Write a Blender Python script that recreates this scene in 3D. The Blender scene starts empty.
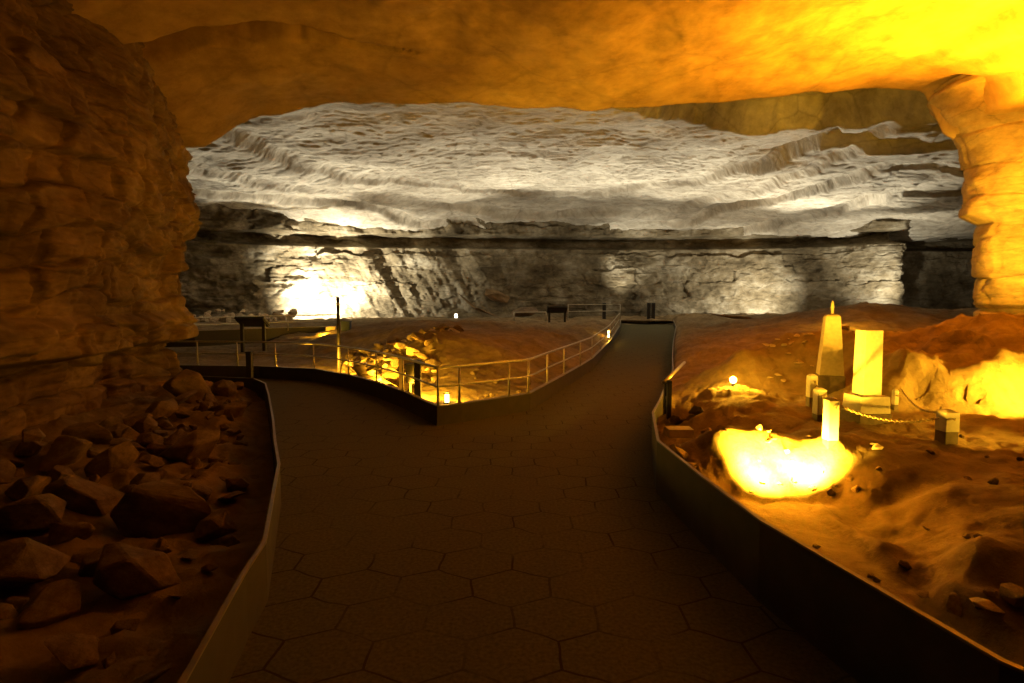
import bpy, bmesh, math, random
import numpy as np
from mathutils import Vector, Matrix

# ------------------------------------------------------------------ camera, world, exposure, lamps
SC = bpy.context.scene
COL = SC.collection
F = 569.0                       # focal length in pixels for a 1024 px wide frame
CAMZ = 1.7
PITCH = math.radians(4.17)      # camera tilted a little down
cd = bpy.data.cameras.new('camera'); cam = bpy.data.objects.new('camera', cd); COL.objects.link(cam)
cam.location = (0, 0, CAMZ); cam.rotation_euler = (math.radians(90) - PITCH, 0, 0)
cd.sensor_width = 36.0; cd.lens = F / 1024 * 36.0; cd.clip_start = 0.05; cd.clip_end = 300
SC.camera = cam
SC.view_settings.view_transform = 'Standard'; SC.view_settings.look = 'None'
SC.view_settings.gamma = 1.0; SC.view_settings.exposure = 0.0
SC.view_settings.use_curve_mapping = False
w = bpy.data.worlds.new('world'); SC.world = w; w.use_nodes = True
w.node_tree.nodes['Background'].inputs[0].default_value = (1.0, 0.6, 0.3, 1)
w.node_tree.nodes['Background'].inputs[1].default_value = 0.0006

ORANGE = (1.0, 0.37, 0.008)
AMBER = (1.0, 0.50, 0.025)
WHITE = (1.0, 0.92, 0.70)

def lamp_light(name, kind, loc, power, col, target=None, angle=120, blend=0.6, size=0.04):
    d = bpy.data.lights.new(name, kind); d.energy = power; d.color = col
    d.shadow_soft_size = size
    if kind == 'SPOT':
        d.spot_size = math.radians(angle); d.spot_blend = blend
    o = bpy.data.objects.new(name, d); COL.objects.link(o); o.location = loc
    if target is not None:
        o.rotation_euler = (Vector(target) - Vector(loc)).to_track_quat('-Z', 'Y').to_euler()
    return o

# white floods of the far rotunda, plus an added passage fill
lamp_light('rotunda_flood', 'SPOT', (-11.4, 31.4, 0.8), 10500, WHITE, (-10.8, 36, 2.6), 130, 0.9)
lamp_light('rotunda_flood', 'SPOT', (6.3, 34.9, 0.8), 900, WHITE, (7.3, 36.2, 4.0), 66, 0.9)
lamp_light('rotunda_flood', 'SPOT', (15.6, 32.2, 1.0), 2300, WHITE, (14.2, 36.3, 1.9), 125, 1.0)
lamp_light('rotunda_flood', 'SPOT', (20.4, 30.4, 1.4), 1300, WHITE, (21.3, 33, 4.6), 120, 0.9)
lamp_light('passage_fill', 'POINT', (27.0, 29.0, 1.6), 110, (1.0, .8, .5))  # added fill with no fixture, lifts the dark side passage
for _x, _y, _p in ((-11.0, 30.5, 3000), (-3.5, 32.0, 3000), (3.6, 32.0, 3000), (9.5, 31.5, 2600), (15.5, 30.5, 3200)):
    lamp_light('rotunda_uplight', 'SPOT', (_x, _y, 1.2), _p, WHITE, (_x * .95, _y - 4.0, 8.0), 90, 0.6)
    lamp_light('rotunda_uplight', 'SPOT', (_x + 1.5, _y + 1.3, 1.0), 420, WHITE, (_x + 1.5, _y + .6, 8.0), 130, 0.8)
# orange floods of the near chamber, plus an added fill
lamp_light('ceiling_flood', 'SPOT', (9.4, 9.0, 3.0), 13000, ORANGE, (7.8, 8.9, 6.3), 110, 1.0)
lamp_light('chamber_fill', 'SPOT', (9.4, 6.6, 1.6), 720, ORANGE, (-4.0, 7.8, 2.2), 46, 1.0)  # added unseen fill, brightens the left wall and nearby ceiling
lamp_light('pillar_flood', 'SPOT', (8.9, 8.2, 2.0), 2600, AMBER, (10.9, 12.0, 3.6), 66, 0.8)
for _x in (2.0, 2.32):
    lamp_light('bank_flood', 'SPOT', (_x, 4.40, 0.38), 1300, AMBER, (_x + .5, 5.6, 0.28), 132, 0.8, 0.03)
lamp_light('monument_flood', 'SPOT', (4.9, 4.5, 0.66), 170, AMBER, (3.9, 5.5, 0.60), 80, 0.8, 0.03)
lamp_light('outcrop_flood', 'SPOT', (5.8, 5.75, 0.75), 560, AMBER, (5.2, 7.3, 0.85), 130, 0.6, 0.03)

# ------------------------------------------------------------------ helpers: projection and noise
CP, SP = math.cos(PITCH), math.sin(PITCH)
def ray(px, py):
    a = (px - 512) / F; b = (341.5 - py) / F
    return Vector((a, CP + b * SP, -SP + b * CP))
def U(px, py, z):               # point of the view ray at height z
    d = ray(px, py); t = (z - CAMZ) / d.z
    return Vector((d.x * t, d.y * t, z))
def D(px, py, Y):               # point of the view ray at distance Y
    d = ray(px, py); t = Y / d.y
    return Vector((d.x * t, Y, CAMZ + d.z * t))

def hsh(ix, iy, iz, seed):
    h = (ix.astype(np.int64) * 374761393 + iy.astype(np.int64) * 668265263 + iz.astype(np.int64) * 2147483647 + seed * 144665) & 0xFFFFFFFF
    h = ((h ^ (h >> 13)) * 1274126177) & 0xFFFFFFFF
    h = ((h ^ (h >> 16)) * 2246822519) & 0xFFFFFFFF
    h = h ^ (h >> 15)
    return (h & 0xFFFFFF) / float(0xFFFFFF)
def vnoise(x, y, z, seed=0):
    x = np.asarray(x, float); y = np.asarray(y, float) + 0 * x; z = np.asarray(z, float) + 0 * x
    fx, fy, fz = np.floor(x), np.floor(y), np.floor(z)
    tx, ty, tz = x - fx, y - fy, z - fz
    tx = tx * tx * (3 - 2 * tx); ty = ty * ty * (3 - 2 * ty); tz = tz * tz * (3 - 2 * tz)
    r = 0
    for dx in (0, 1):
        for dy in (0, 1):
            for dz in (0, 1):
                wgt = (tx if dx else 1 - tx) * (ty if dy else 1 - ty) * (tz if dz else 1 - tz)
                r = r + wgt * hsh(fx + dx, fy + dy, fz + dz, seed)
    return r * 2 - 1
def fbm(x, y, z, octv=5, seed=0, gain=0.5):
    a, r, f = 1.0, 0, 1.0
    for k in range(octv):
        r = r + a * vnoise(x * f + 7.3 * k, np.asarray(y) * f + 3.1 * k, np.asarray(z) * f, seed + k)
        a *= gain; f *= 2.03
    return r
def sstep(a, b, x):
    t = np.clip((np.asarray(x, float) - a) / (b - a), 0, 1)
    return t * t * (3 - 2 * t)
def terrace(v, k, sharp=0.25):  # flat treads with steep risers
    q = v * k; f = np.floor(q); t = q - f
    return (f + sstep(0.5 - sharp / 2, 0.5 + sharp / 2, t)) / k
def blocks(s, z, th, wd, seed, jag=0.15):
    zz = z + jag * th * fbm(s * 0.9, z * 0.8, 0, 3, seed)
    lay = np.floor(zz / th); tz = zz / th - lay
    off = hsh(lay, lay * 0, lay * 0, seed + 5)
    wl = wd * (0.5 + 1.1 * hsh(lay, lay * 0 + 3, lay * 0, seed + 9))
    ss = s + off * 9 + 0.12 * wd * vnoise(z * 3, s * 1.2, 0, seed + 2)
    b = np.floor(ss / wl); ts = ss / wl - b
    h = hsh(lay, b, lay * 0, seed + 21)
    edge = np.minimum(np.minimum(tz, 1 - tz) * th, np.minimum(ts, 1 - ts) * wl)
    groove = 1 - sstep(0.0, 0.05, edge)
    return h, hsh(lay, lay * 0 + 8, lay * 0, seed + 31), groove

class RBF:
    def __init__(s, pts):
        P = np.array([[p[0], p[1]] for p in pts]); Z = np.array([p[2] for p in pts]); n = len(P)
        r = np.sqrt((P[:, None, 0] - P[None, :, 0]) ** 2 + (P[:, None, 1] - P[None, :, 1]) ** 2 + .02)
        A = np.zeros((n + 3, n + 3)); A[:n, :n] = r - 0.02 * np.eye(n)
        A[:n, n] = 1; A[:n, n + 1:] = P; A[n, :n] = 1; A[n + 1:, :n] = P.T
        s.w = np.linalg.solve(A, np.concatenate([Z, np.zeros(3)])); s.P = P
    def __call__(s, x, y):
        x = np.asarray(x, float); y = np.asarray(y, float); sh = x.shape; x = x.ravel(); y = y.ravel()
        out = s.w[-3] + s.w[-2] * x + s.w[-1] * y
        for i, (a, b) in enumerate(s.P): out = out + s.w[i] * np.sqrt((x - a) ** 2 + (y - b) ** 2 + .02)
        return out.reshape(sh)

# ------------------------------------------------------------------ materials
def lk(nt, a, b): nt.links.new(a, b)
def rock_mat(name, c1, c2, c3=None, scale=1.0, bump=0.4, stretch=(1, 1, 2.5), rough=0.9, dist=0.05, crack=0.35):
    m = bpy.data.materials.new(name); m.use_nodes = True; nt = m.node_tree; N = nt.nodes
    bs = N['Principled BSDF']; bs.inputs['Roughness'].default_value = rough
    bs.inputs['Specular IOR Level'].default_value = 0.2
    tc = N.new('ShaderNodeTexCoord'); mp = N.new('ShaderNodeMapping'); mp.inputs['Scale'].default_value = stretch
    lk(nt, tc.outputs['Object'], mp.inputs[0])
    n1 = N.new('ShaderNodeTexNoise'); n1.inputs['Scale'].default_value = 0.55 * scale; n1.inputs['Detail'].default_value = 8; n1.inputs['Roughness'].default_value = 0.65
    n2 = N.new('ShaderNodeTexNoise'); n2.inputs['Scale'].default_value = 3.2 * scale; n2.inputs['Detail'].default_value = 10; n2.inputs['Roughness'].default_value = 0.7
    vo = N.new('ShaderNodeTexVoronoi'); vo.feature = 'DISTANCE_TO_EDGE'; vo.inputs['Scale'].default_value = 0.75 * scale
    mx = N.new('ShaderNodeMix'); mx.data_type = 'VECTOR'; mx.inputs[0].default_value = 0.25
    lk(nt, mp.outputs[0], n1.inputs[0]); lk(nt, mp.outputs[0], n2.inputs[0])
    lk(nt, mp.outputs[0], mx.inputs[4]); lk(nt, n2.outputs['Color'], mx.inputs[5]); lk(nt, mx.outputs[1], vo.inputs['Vector'])
    r = N.new('ShaderNodeValToRGB'); e = r.color_ramp.elements
    e[0].position = 0.33; e[0].color = (*c1, 1); e[1].position = 0.66; e[1].color = (*c2, 1)
    if c3: x = e.new(0.5); x.color = (*c3, 1)
    lk(nt, n1.outputs['Fac'], r.inputs[0])
    r2 = N.new('ShaderNodeValToRGB'); r2.color_ramp.elements[0].position = 0.0; r2.color_ramp.elements[0].color = (0.35, 0.33, 0.3, 1)
    r2.color_ramp.elements[1].position = 0.02; r2.color_ramp.elements[1].color = (1, 1, 1, 1)
    lk(nt, vo.outputs['Distance'], r2.inputs[0])
    r3 = N.new('ShaderNodeValToRGB'); r3.color_ramp.elements[0].position = 0.3; r3.color_ramp.elements[0].color = (0.62, 0.6, 0.57, 1)
    r3.color_ramp.elements[1].position = 0.6; r3.color_ramp.elements[1].color = (1, 1, 1, 1); lk(nt, n2.outputs['Fac'], r3.inputs[0])
    ma = N.new('ShaderNodeMix'); ma.data_type = 'RGBA'; ma.blend_type = 'MULTIPLY'; ma.inputs[0].default_value = 1
    lk(nt, r.outputs[0], ma.inputs[6]); lk(nt, r3.outputs[0], ma.inputs[7])
    mb = N.new('ShaderNodeMix'); mb.data_type = 'RGBA'; mb.blend_type = 'MULTIPLY'; mb.inputs[0].default_value = crack
    lk(nt, ma.outputs[2], mb.inputs[6]); lk(nt, r2.outputs[0], mb.inputs[7]); lk(nt, mb.outputs[2], bs.inputs['Base Color'])
    b1 = N.new('ShaderNodeBump'); b1.inputs['Strength'].default_value = bump; b1.inputs['Distance'].default_value = dist
    lk(nt, n2.outputs['Fac'], b1.inputs['Height']); lk(nt, b1.outputs[0], bs.inputs['Normal'])
    return m
def plain(name, col, rough=0.6, metal=0.0, emit=None, es=0.0, nscale=18, var=0.2):
    m = bpy.data.materials.new(name); m.use_nodes = True; nt = m.node_tree; N = nt.nodes; bs = N['Principled BSDF']
    bs.inputs['Roughness'].default_value = rough; bs.inputs['Metallic'].default_value = metal
    n = N.new('ShaderNodeTexNoise'); n.inputs['Scale'].default_value = nscale; n.inputs['Detail'].default_value = 6
    r = N.new('ShaderNodeValToRGB'); r.color_ramp.elements[0].position = 0.3; r.color_ramp.elements[1].position = 0.7
    r.color_ramp.elements[0].color = (*[c * (1 - var) for c in col], 1); r.color_ramp.elements[1].color = (*[min(1, c * (1 + var)) for c in col], 1)
    tc = N.new('ShaderNodeTexCoord'); lk(nt, tc.outputs['Object'], n.inputs[0]); lk(nt, n.outputs['Fac'], r.inputs[0]); lk(nt, r.outputs[0], bs.inputs['Base Color'])
    bp = N.new('ShaderNodeBump'); bp.inputs['Strength'].default_value = 0.15; bp.inputs['Distance'].default_value = 0.01
    lk(nt, n.outputs['Fac'], bp.inputs['Height']); lk(nt, bp.outputs[0], bs.inputs['Normal'])
    if emit: bs.inputs['Emission Color'].default_value = (*emit, 1); bs.inputs['Emission Strength'].default_value = es
    return m

M = {}
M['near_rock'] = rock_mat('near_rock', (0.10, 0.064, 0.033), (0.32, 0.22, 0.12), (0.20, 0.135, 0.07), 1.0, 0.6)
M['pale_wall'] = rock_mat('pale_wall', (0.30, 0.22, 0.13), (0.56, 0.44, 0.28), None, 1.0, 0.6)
M['roof_rock'] = rock_mat('roof_rock', (0.34, 0.22, 0.11), (0.54, 0.385, 0.21), None, 0.6, 0.45, (1, 1, 1), 0.9, 0.06, 0.22)
M['far_roof'] = rock_mat('far_roof', (0.34, 0.30, 0.24), (0.66, 0.61, 0.52), (0.5, 0.45, 0.37), 0.6, 0.8, (1, 2.2, 1), 0.9, 0.12)
M['far_wall'] = rock_mat('far_wall', (0.07, 0.053, 0.03), (0.38, 0.335, 0.25), (0.20, 0.16, 0.10), 0.8, 0.9, (1, 1, 1.6), 0.9, 0.1)
M['dirt'] = rock_mat('dirt', (0.19, 0.13, 0.07), (0.34, 0.255, 0.14), None, 1.5, 0.8, (1, 1, 1), 0.95, 0.05)
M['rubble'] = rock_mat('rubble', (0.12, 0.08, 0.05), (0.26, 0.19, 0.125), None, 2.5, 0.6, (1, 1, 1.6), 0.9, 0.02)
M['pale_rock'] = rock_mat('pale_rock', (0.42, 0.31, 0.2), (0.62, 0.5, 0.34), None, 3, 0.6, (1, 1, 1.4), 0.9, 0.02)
M['stone'] = plain('white_stone', (0.58, 0.53, 0.43), 0.7, 0, None, 0, 25, 0.1)
M['grey_stone'] = plain('grey_stone', (0.16, 0.12, 0.08), 0.85)
M['obelisk_stone'] = plain('obelisk_stone', (0.36, 0.29, 0.19), 0.8, 0, None, 0, 20, 0.12)
M['kerb'] = plain('kerb_panel', (0.055, 0.046, 0.032), 0.7, 0.0, None, 0, 6)
M['kerb_cap'] = plain('kerb_cap', (0.22, 0.18, 0.12), 0.5, 0.2, None, 0, 9)
M['rail'] = plain('rail_steel', (0.42, 0.38, 0.30), 0.38, 0.6, None, 0, 30)
M['dark_metal'] = plain('dark_metal', (0.025, 0.02, 0.017), 0.6, 0.2)
M['panel'] = plain('exhibit_panel', (0.03, 0.03, 0.03), 0.5)
M['blue'] = plain('blue_box', (0.05, 0.07, 0.12), 0.6)
M['wood'] = plain('timber', (0.42, 0.30, 0.18), 0.85)
M['chain'] = plain('chain_metal', (0.45, 0.36, 0.2), 0.4, 0.5)
M['glow'] = plain('lamp_lens', (0.9, 0.8, 0.5), 0.4, 0, (1.0, 0.62, 0.12), 22)
M['glow_white'] = plain('white_lamp_lens', (0.9, 0.9, 0.8), 0.4, 0, (1.0, 0.9, 0.7), 8)

# paving: interlocking six-sided rubber pavers
def paving():
    m = bpy.data.materials.new('paver'); m.use_nodes = True; nt = m.node_tree; N = nt.nodes; bs = N['Principled BSDF']
    bs.inputs['Roughness'].default_value = 0.95; bs.inputs['Specular IOR Level'].default_value = 0.08
    tc = N.new('ShaderNodeTexCoord'); sep = N.new('ShaderNodeSeparateXYZ'); lk(nt, tc.outputs['Object'], sep.inputs[0])
    def mt(op, a, b=None, c=None):
        n = N.new('ShaderNodeMath'); n.operation = op
        for i, v in enumerate((a, b, c)):
            if v is None: continue
            if isinstance(v, (int, float)): n.inputs[i].default_value = v
            else: lk(nt, v, n.inputs[i])
        return n.outputs[0]
    W, H = 0.46, 0.46 * 1.732 * 0.82
    nz = N.new('ShaderNodeTexNoise'); nz.inputs['Scale'].default_value = 2.0; lk(nt, tc.outputs['Object'], nz.inputs[0])
    wob = mt('MULTIPLY', mt('SUBTRACT', nz.outputs['Fac'], 0.5), 0.10)
    x = mt('DIVIDE', mt('ADD', sep.outputs[0], wob), W); y = mt('DIVIDE', mt('ADD', sep.outputs[1], wob), H)
    def hexd(ox, oy):
        fx = mt('SUBTRACT', mt('FRACT', mt('ADD', x, ox)), 0.5); fy = mt('MULTIPLY', mt('SUBTRACT', mt('FRACT', mt('ADD', y, oy)), 0.5), 1.732)
        ax = mt('ABSOLUTE', fx); ay = mt('ABSOLUTE', fy)
        return mt('MAXIMUM', ax, mt('ADD', mt('MULTIPLY', ax, 0.5), mt('MULTIPLY', ay, 0.866)))
    d = mt('MINIMUM', hexd(0.0, 0.0), hexd(0.5, 0.5))
    gap = mt('GREATER_THAN', d, 0.484)
    # second row of joints only shows in places, the rest is worn and filled
    n3 = N.new('ShaderNodeTexNoise'); n3.inputs['Scale'].default_value = 1.1; n3.inputs['Detail'].default_value = 4; lk(nt, tc.outputs['Object'], n3.inputs[0])
    vis = mt('MULTIPLY', gap, mt('SMOOTH_MIN', mt('MULTIPLY', mt('MAXIMUM', mt('SUBTRACT', n3.outputs['Fac'], 0.36), 0.0), 5.0), 1.0, 0.1))
    n2 = N.new('ShaderNodeTexNoise'); n2.inputs['Scale'].default_value = 45; n2.inputs['Detail'].default_value = 6; lk(nt, tc.outputs['Object'], n2.inputs[0])
    r = N.new('ShaderNodeValToRGB'); r.color_ramp.elements[0].position = .3; r.color_ramp.elements[0].color = (0.07, 0.064, 0.036, 1)
    r.color_ramp.elements[1].position = .7; r.color_ramp.elements[1].color = (0.13, 0.12, 0.068, 1); lk(nt, n2.outputs['Fac'], r.inputs[0])
    mx = N.new('ShaderNodeMix'); mx.data_type = 'RGBA'; lk(nt, vis, mx.inputs[0]); lk(nt, r.outputs[0], mx.inputs[6]); mx.inputs[7].default_value = (0.042, 0.03, 0.02, 1)
    lk(nt, mx.outputs[2], bs.inputs['Base Color'])
    hgt = mt('SUBTRACT', mt('MULTIPLY', n2.outputs['Fac'], 0.25), vis)
    bp = N.new('ShaderNodeBump'); bp.inputs['Strength'].default_value = 0.7; bp.inputs['Distance'].default_value = 0.012
    lk(nt, hgt, bp.inputs['Height']); lk(nt, bp.outputs[0], bs.inputs['Normal'])
    return m
M['paver'] = paving()

# ------------------------------------------------------------------ object helpers
def tag(o, label=None, cat=None, group=None, kind=None):
    if label: o['label'] = label
    if cat: o['category'] = cat
    if group: o['group'] = group
    if kind: o['kind'] = kind
    return o
def link_mesh(name, me, mat, parent=None, smooth=False):
    o = bpy.data.objects.new(name, me); COL.objects.link(o)
    if mat and not me.materials: me.materials.append(mat)
    if parent: o.parent = parent
    if smooth: me.polygons.foreach_set('use_smooth', [True] * len(me.polygons))
    return o
def grid_obj(name, X, Y, Z, mat, smooth=True, flip=False):
    n, m = X.shape; co = np.stack([X, Y, Z], -1).reshape(-1, 3)
    i = np.arange(n * m).reshape(n, m)
    q = np.stack([i[:-1, :-1], i[1:, :-1], i[1:, 1:], i[:-1, 1:]], -1).reshape(-1, 4)
    if flip: q = q[:, ::-1]
    me = bpy.data.meshes.new(name); me.vertices.add(len(co)); me.vertices.foreach_set('co', co.ravel())
    me.loops.add(len(q) * 4); me.loops.foreach_set('vertex_index', q.ravel().astype(np.int32))
    me.polygons.add(len(q)); me.polygons.foreach_set('loop_start', np.arange(0, len(q) * 4, 4, dtype=np.int32))
    me.update(calc_edges=True); me.validate()
    o = link_mesh(name, me, mat, None, smooth); o['kind'] = 'structure'
    return o
def to_mesh(bm, name):
    bmesh.ops.recalc_face_normals(bm, faces=bm.faces)
    me = bpy.data.meshes.new(name); bm.to_mesh(me); bm.free(); return me
def add_box(bm, c, s, taper=1.0, bevel=0.0, rot=None):
    r = bmesh.ops.create_cube(bm, size=1.0); vs = r['verts']
    for v in vs:
        t = taper if v.co.z > 0 else 1.0
        v.co = Vector((v.co.x * s[0] * t, v.co.y * s[1] * t, v.co.z * s[2]))
        if rot: v.co = rot @ v.co
        v.co += Vector(c)
    if bevel:
        es = list({e for v in vs for e in v.link_edges})
        bmesh.ops.bevel(bm, geom=es, offset=bevel, segments=2, affect='EDGES', profile=0.6)
def tube(bm, pts, r, seg=10, cap=True):
    pts = [Vector(p) for p in pts]; rings = []
    for i, p in enumerate(pts):
        d = (pts[min(i + 1, len(pts) - 1)] - pts[max(i - 1, 0)]).normalized()
        up = Vector((0, 0, 1)) if abs(d.z) < 0.9 else Vector((1, 0, 0))
        a = d.cross(up).normalized(); b = a.cross(d).normalized()
        rr = r[i] if isinstance(r, (list, tuple)) else r
        rings.append([bm.verts.new(p + (a * math.cos(t) + b * math.sin(t)) * rr) for t in [2 * math.pi * k / seg for k in range(seg)]])
    for A, B in zip(rings, rings[1:]):
        for k in range(seg): bm.faces.new((A[k], A[(k + 1) % seg], B[(k + 1) % seg], B[k]))
    if cap: bm.faces.new(rings[0]); bm.faces.new(rings[-1][::-1])
def mesh_tube(name, pts, r, mat, parent=None, seg=10):
    bm = bmesh.new(); tube(bm, pts, r, seg); return link_mesh(name, to_mesh(bm, name), mat, parent, True)
def mesh_box(name, c, s, mat, parent=None, taper=1.0, bevel=0.0, rot=None):
    bm = bmesh.new(); add_box(bm, c, s, taper, bevel, rot); return link_mesh(name, to_mesh(bm, name), mat, parent)
def empty(name, loc, label, cat, group=None, rz=0.0):
    o = bpy.data.objects.new(name, None); COL.objects.link(o); o.location = loc; o.rotation_euler.z = rz
    o.empty_display_size = 0.1
    return tag(o, label, cat, group)
def copy_tree(o, parent=None):
    c = o.copy(); COL.objects.link(c)
    if parent: c.parent = parent
    for ch in list(o.children): copy_tree(ch, c)
    return c

# ------------------------------------------------------------------ path outline
def path_z(Y): return 0.38 * sstep(13, 26, Y)
LK = [U(*p, .35) for p in ((187, 677), (246, 571), (266, 541), (280, 463), (276, 440), (274, 420), (269, 393), (266, 383), (254, 378), (181, 375))]
LK = [Vector((-0.95, -1.5, .35)), Vector((-1.0, 1.0, .35))] + LK + [Vector((-9.5, LK[-1].y, .35)), Vector((-14, LK[-1].y, .35))]
ML = [U(*p, .27) for p in ((437, 406), (424, 400.7), (403.5, 391.3), (375.6, 381.7), (347.7, 374.6), (312, 368.5), (259, 366), (175, 365))]
ML += [Vector((-14, ML[-1].y, .27))]
MR = [U(*p) for p in ((437, 406, .27), (461.5, 403.3, .27), (511, 396, .27), (530.4, 393, .27), (549, 383, .27), (565.5, 374, .27), (581.6, 365, .27), (593, 358, .27), (602, 349, .29), (611, 340, .37), (620, 325.7, .62))]
RK = [U(*p) for p in ((1000, 660, .47), (880, 590, .47), (760, 520, .47), (700, 475, .47), (657, 440, .47), (652, 412, .47), (659, 400, .42), (666, 383, .36), (672.6, 369.6, .30), (672, 357, .33), (673, 341.5, .45), (675.8, 326.6, .62))]
MRL = MR + [Vector((5.85, 30.5, .66))]
RK = [Vector((2.3, -1.5, .47)), Vector((2.05, 1.2, .47))] + RK + [Vector((8.65, 30.5, .64))]
def xof(curve):
    ys = np.array([p.y for p in curve]); xs = np.array([p.x for p in curve]); o = np.argsort(ys)
    return lambda Y: np.interp(Y, ys[o], xs[o])
xL, xML, xMR, xR = xof(LK[:11]), xof(ML[:7]), xof(MRL), xof(RK)

# floor of the walkway
nv, nu = 160, 70
Yv = np.linspace(-1.5, 31, nv)[:, None] * np.ones((1, nu)); uu = np.linspace(0, 1, nu)[None, :] * np.ones((nv, 1))
yb = Yv[:, 0]
xl = np.where(yb < 9.6, xL(yb) - .02, np.where(yb < 13.0, -14, xMR(yb) - 0.1))
xr = xR(yb) + .02
X = xl[:, None] + (xr - xl)[:, None] * uu
grid_obj('floor', X, Yv, path_z(Yv) + 0 * X, M['paver'])

def kerb(name, pts, th, outward, base=None, kind='structure', mat='kerb'):
    """upright panel with a thin metal cap; outward is +1 when the soil side is to the left of the direction of travel"""
    n = len(pts); nor = []
    for i in range(n):
        d = (pts[min(i + 1, n - 1)] - pts[max(i - 1, 0)]); d.z = 0; d.normalize()
        nor.append(Vector((-d.y, d.x, 0)) * outward)
    def strip(r0, r1, name, mat, zlo, zhi, parent=None):
        bm = bmesh.new(); rows = []
        for p, nn in zip(pts, nor):
            zb = zlo(p); zt = zhi(p)
            a = p + nn * r0; b = p + nn * r1
            rows.append([bm.verts.new((a.x, a.y, zb)), bm.verts.new((a.x, a.y, zt)), bm.verts.new((b.x, b.y, zt)), bm.verts.new((b.x, b.y, zb))])
        for A, B in zip(rows, rows[1:]):
            for k in range(4): bm.faces.new((A[k], A[(k + 1) % 4], B[(k + 1) % 4], B[k]))
        bm.faces.new(rows[0]); bm.faces.new(rows[-1][::-1])
        return link_mesh(name, to_mesh(bm, name), mat, parent)
    o = strip(0, th, name, M[mat], (base or (lambda p: float(path_z(p.y)) - .03)), lambda p: p.z - .012)
    o['kind'] = kind
    c = strip(-.003, th + .003, 'cap', M['kerb_cap'], lambda p: p.z - .012, lambda p: p.z, o)
    return o
def dense(pts, k=4):      # Catmull-Rom smoothing of a polyline
    out = []
    n = len(pts)
    for i in range(n - 1):
        p0, p1, p2, p3 = pts[max(i - 1, 0)], pts[i], pts[i + 1], pts[min(i + 2, n - 1)]
        for j in range(k):
            t = j / k
            out.append(0.5 * ((2 * p1) + (p2 - p0) * t + (2 * p0 - 5 * p1 + 4 * p2 - p3) * t * t + (3 * p1 - p0 - 3 * p2 + p3) * t ** 3))
    return out + [pts[-1]]
kerb('trim_1', LK[:11] + LK[11:], 0.018, 1)
kerb('trim_2', ML, 0.06, -1)
kerb('trim_3', MRL, 0.06, 1)
kerb('trim_4', RK, 0.02, -1)

# ------------------------------------------------------------------ grounds
RC = [U(*p) for p in (
    (1020, 650, .2), (900, 590, .15), (800, 535, .12), (740, 497, .1), (700, 462, .12), (672, 440, .15), (662, 415, .15),
    (830, 439, .46), (946, 442, .45), (868, 425, .46), (1000, 520, .43), (950, 490, .44), (1020, 440, .45), (830, 391, .46), (900, 405, .46), (790, 415, .47),
    (733, 386, .55), (760, 388, .5), (705, 394, .5), (692, 408, .3), (720, 415, .42), (682, 385, .3), (680, 365, .35),
    (740, 350, .95), (705, 348, .6), (780, 345, 1.0), (770, 372, .55), (820, 360, .75), (680, 340, .5),
    (690, 327, .6), (760, 320, .95), (800, 313, 1.2), (850, 306, 1.5), (900, 307, 1.5), (960, 322, 1.1), (985, 335, .9), (720, 324, .7),
    (1000, 345, .7), (1060, 345, .7), (980, 343, .72), (870, 352, .75), (920, 350, .8), (880, 335, .95))]
FOOT = [U(px, py, .12) for px, py in ((728, 497), (770, 499), (812, 499), (838, 520), (868, 545), (900, 575), (930, 600))]
RC += [U(*p) for p in ((1000, 612, .36), (1060, 630, .36), (960, 545, .43), (1030, 540, .42), (990, 640, .25))]
for k, p in enumerate(FOOT):
    q = FOOT[min(k + 1, 6)] - FOOT[max(k - 1, 0)]; nn = Vector((-q.y, q.x, 0)).normalized(); nn = nn if nn.y > 0 else -nn
    t_ = p + nn * (.36 if k < 3 else .22); RC.append(p)
    RC.append(Vector((t_.x, t_.y, (.54 if k < 3 else .43)))); t_ = p + nn * .6; RC.append(Vector((t_.x, t_.y, (.52 if k < 3 else .44))))
RC += [Vector((x, 30, .75)) for x in (9, 16, 24, 34)] + [Vector((x, 37, .6)) for x in (9, 20, 34)] + [Vector((3, -1, .2)), Vector((8, 0, .4)), Vector((14, 5, .5)), Vector((16, 12, .8)), Vector((26, 20, 1.2))]
Hr0 = RBF(RC)
_f = sorted(FOOT[2:], key=lambda p: p.y); FY = [p.y for p in _f]; FX = [p.x for p in _f]
def right_base(x, y):
    z = Hr0(x, y)
    # outcrop right of the monuments
    a = U(905, 414, .45); b = U(1060, 414, .45)
    yf = a.y + 0.10 * np.sin(x * 2.1) + .15 * vnoise(x * 1.5, 0, 0, 4)
    dx = sstep(a.x - .55, a.x + .5, x)
    rise = sstep(0, .55, y - yf) * (1 - .95 * sstep(1.8, 3.8, y - yf)) * dx
    z = z + rise * (.50 + .25 * sstep(5.2, 7.2, x))
    return z
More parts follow.
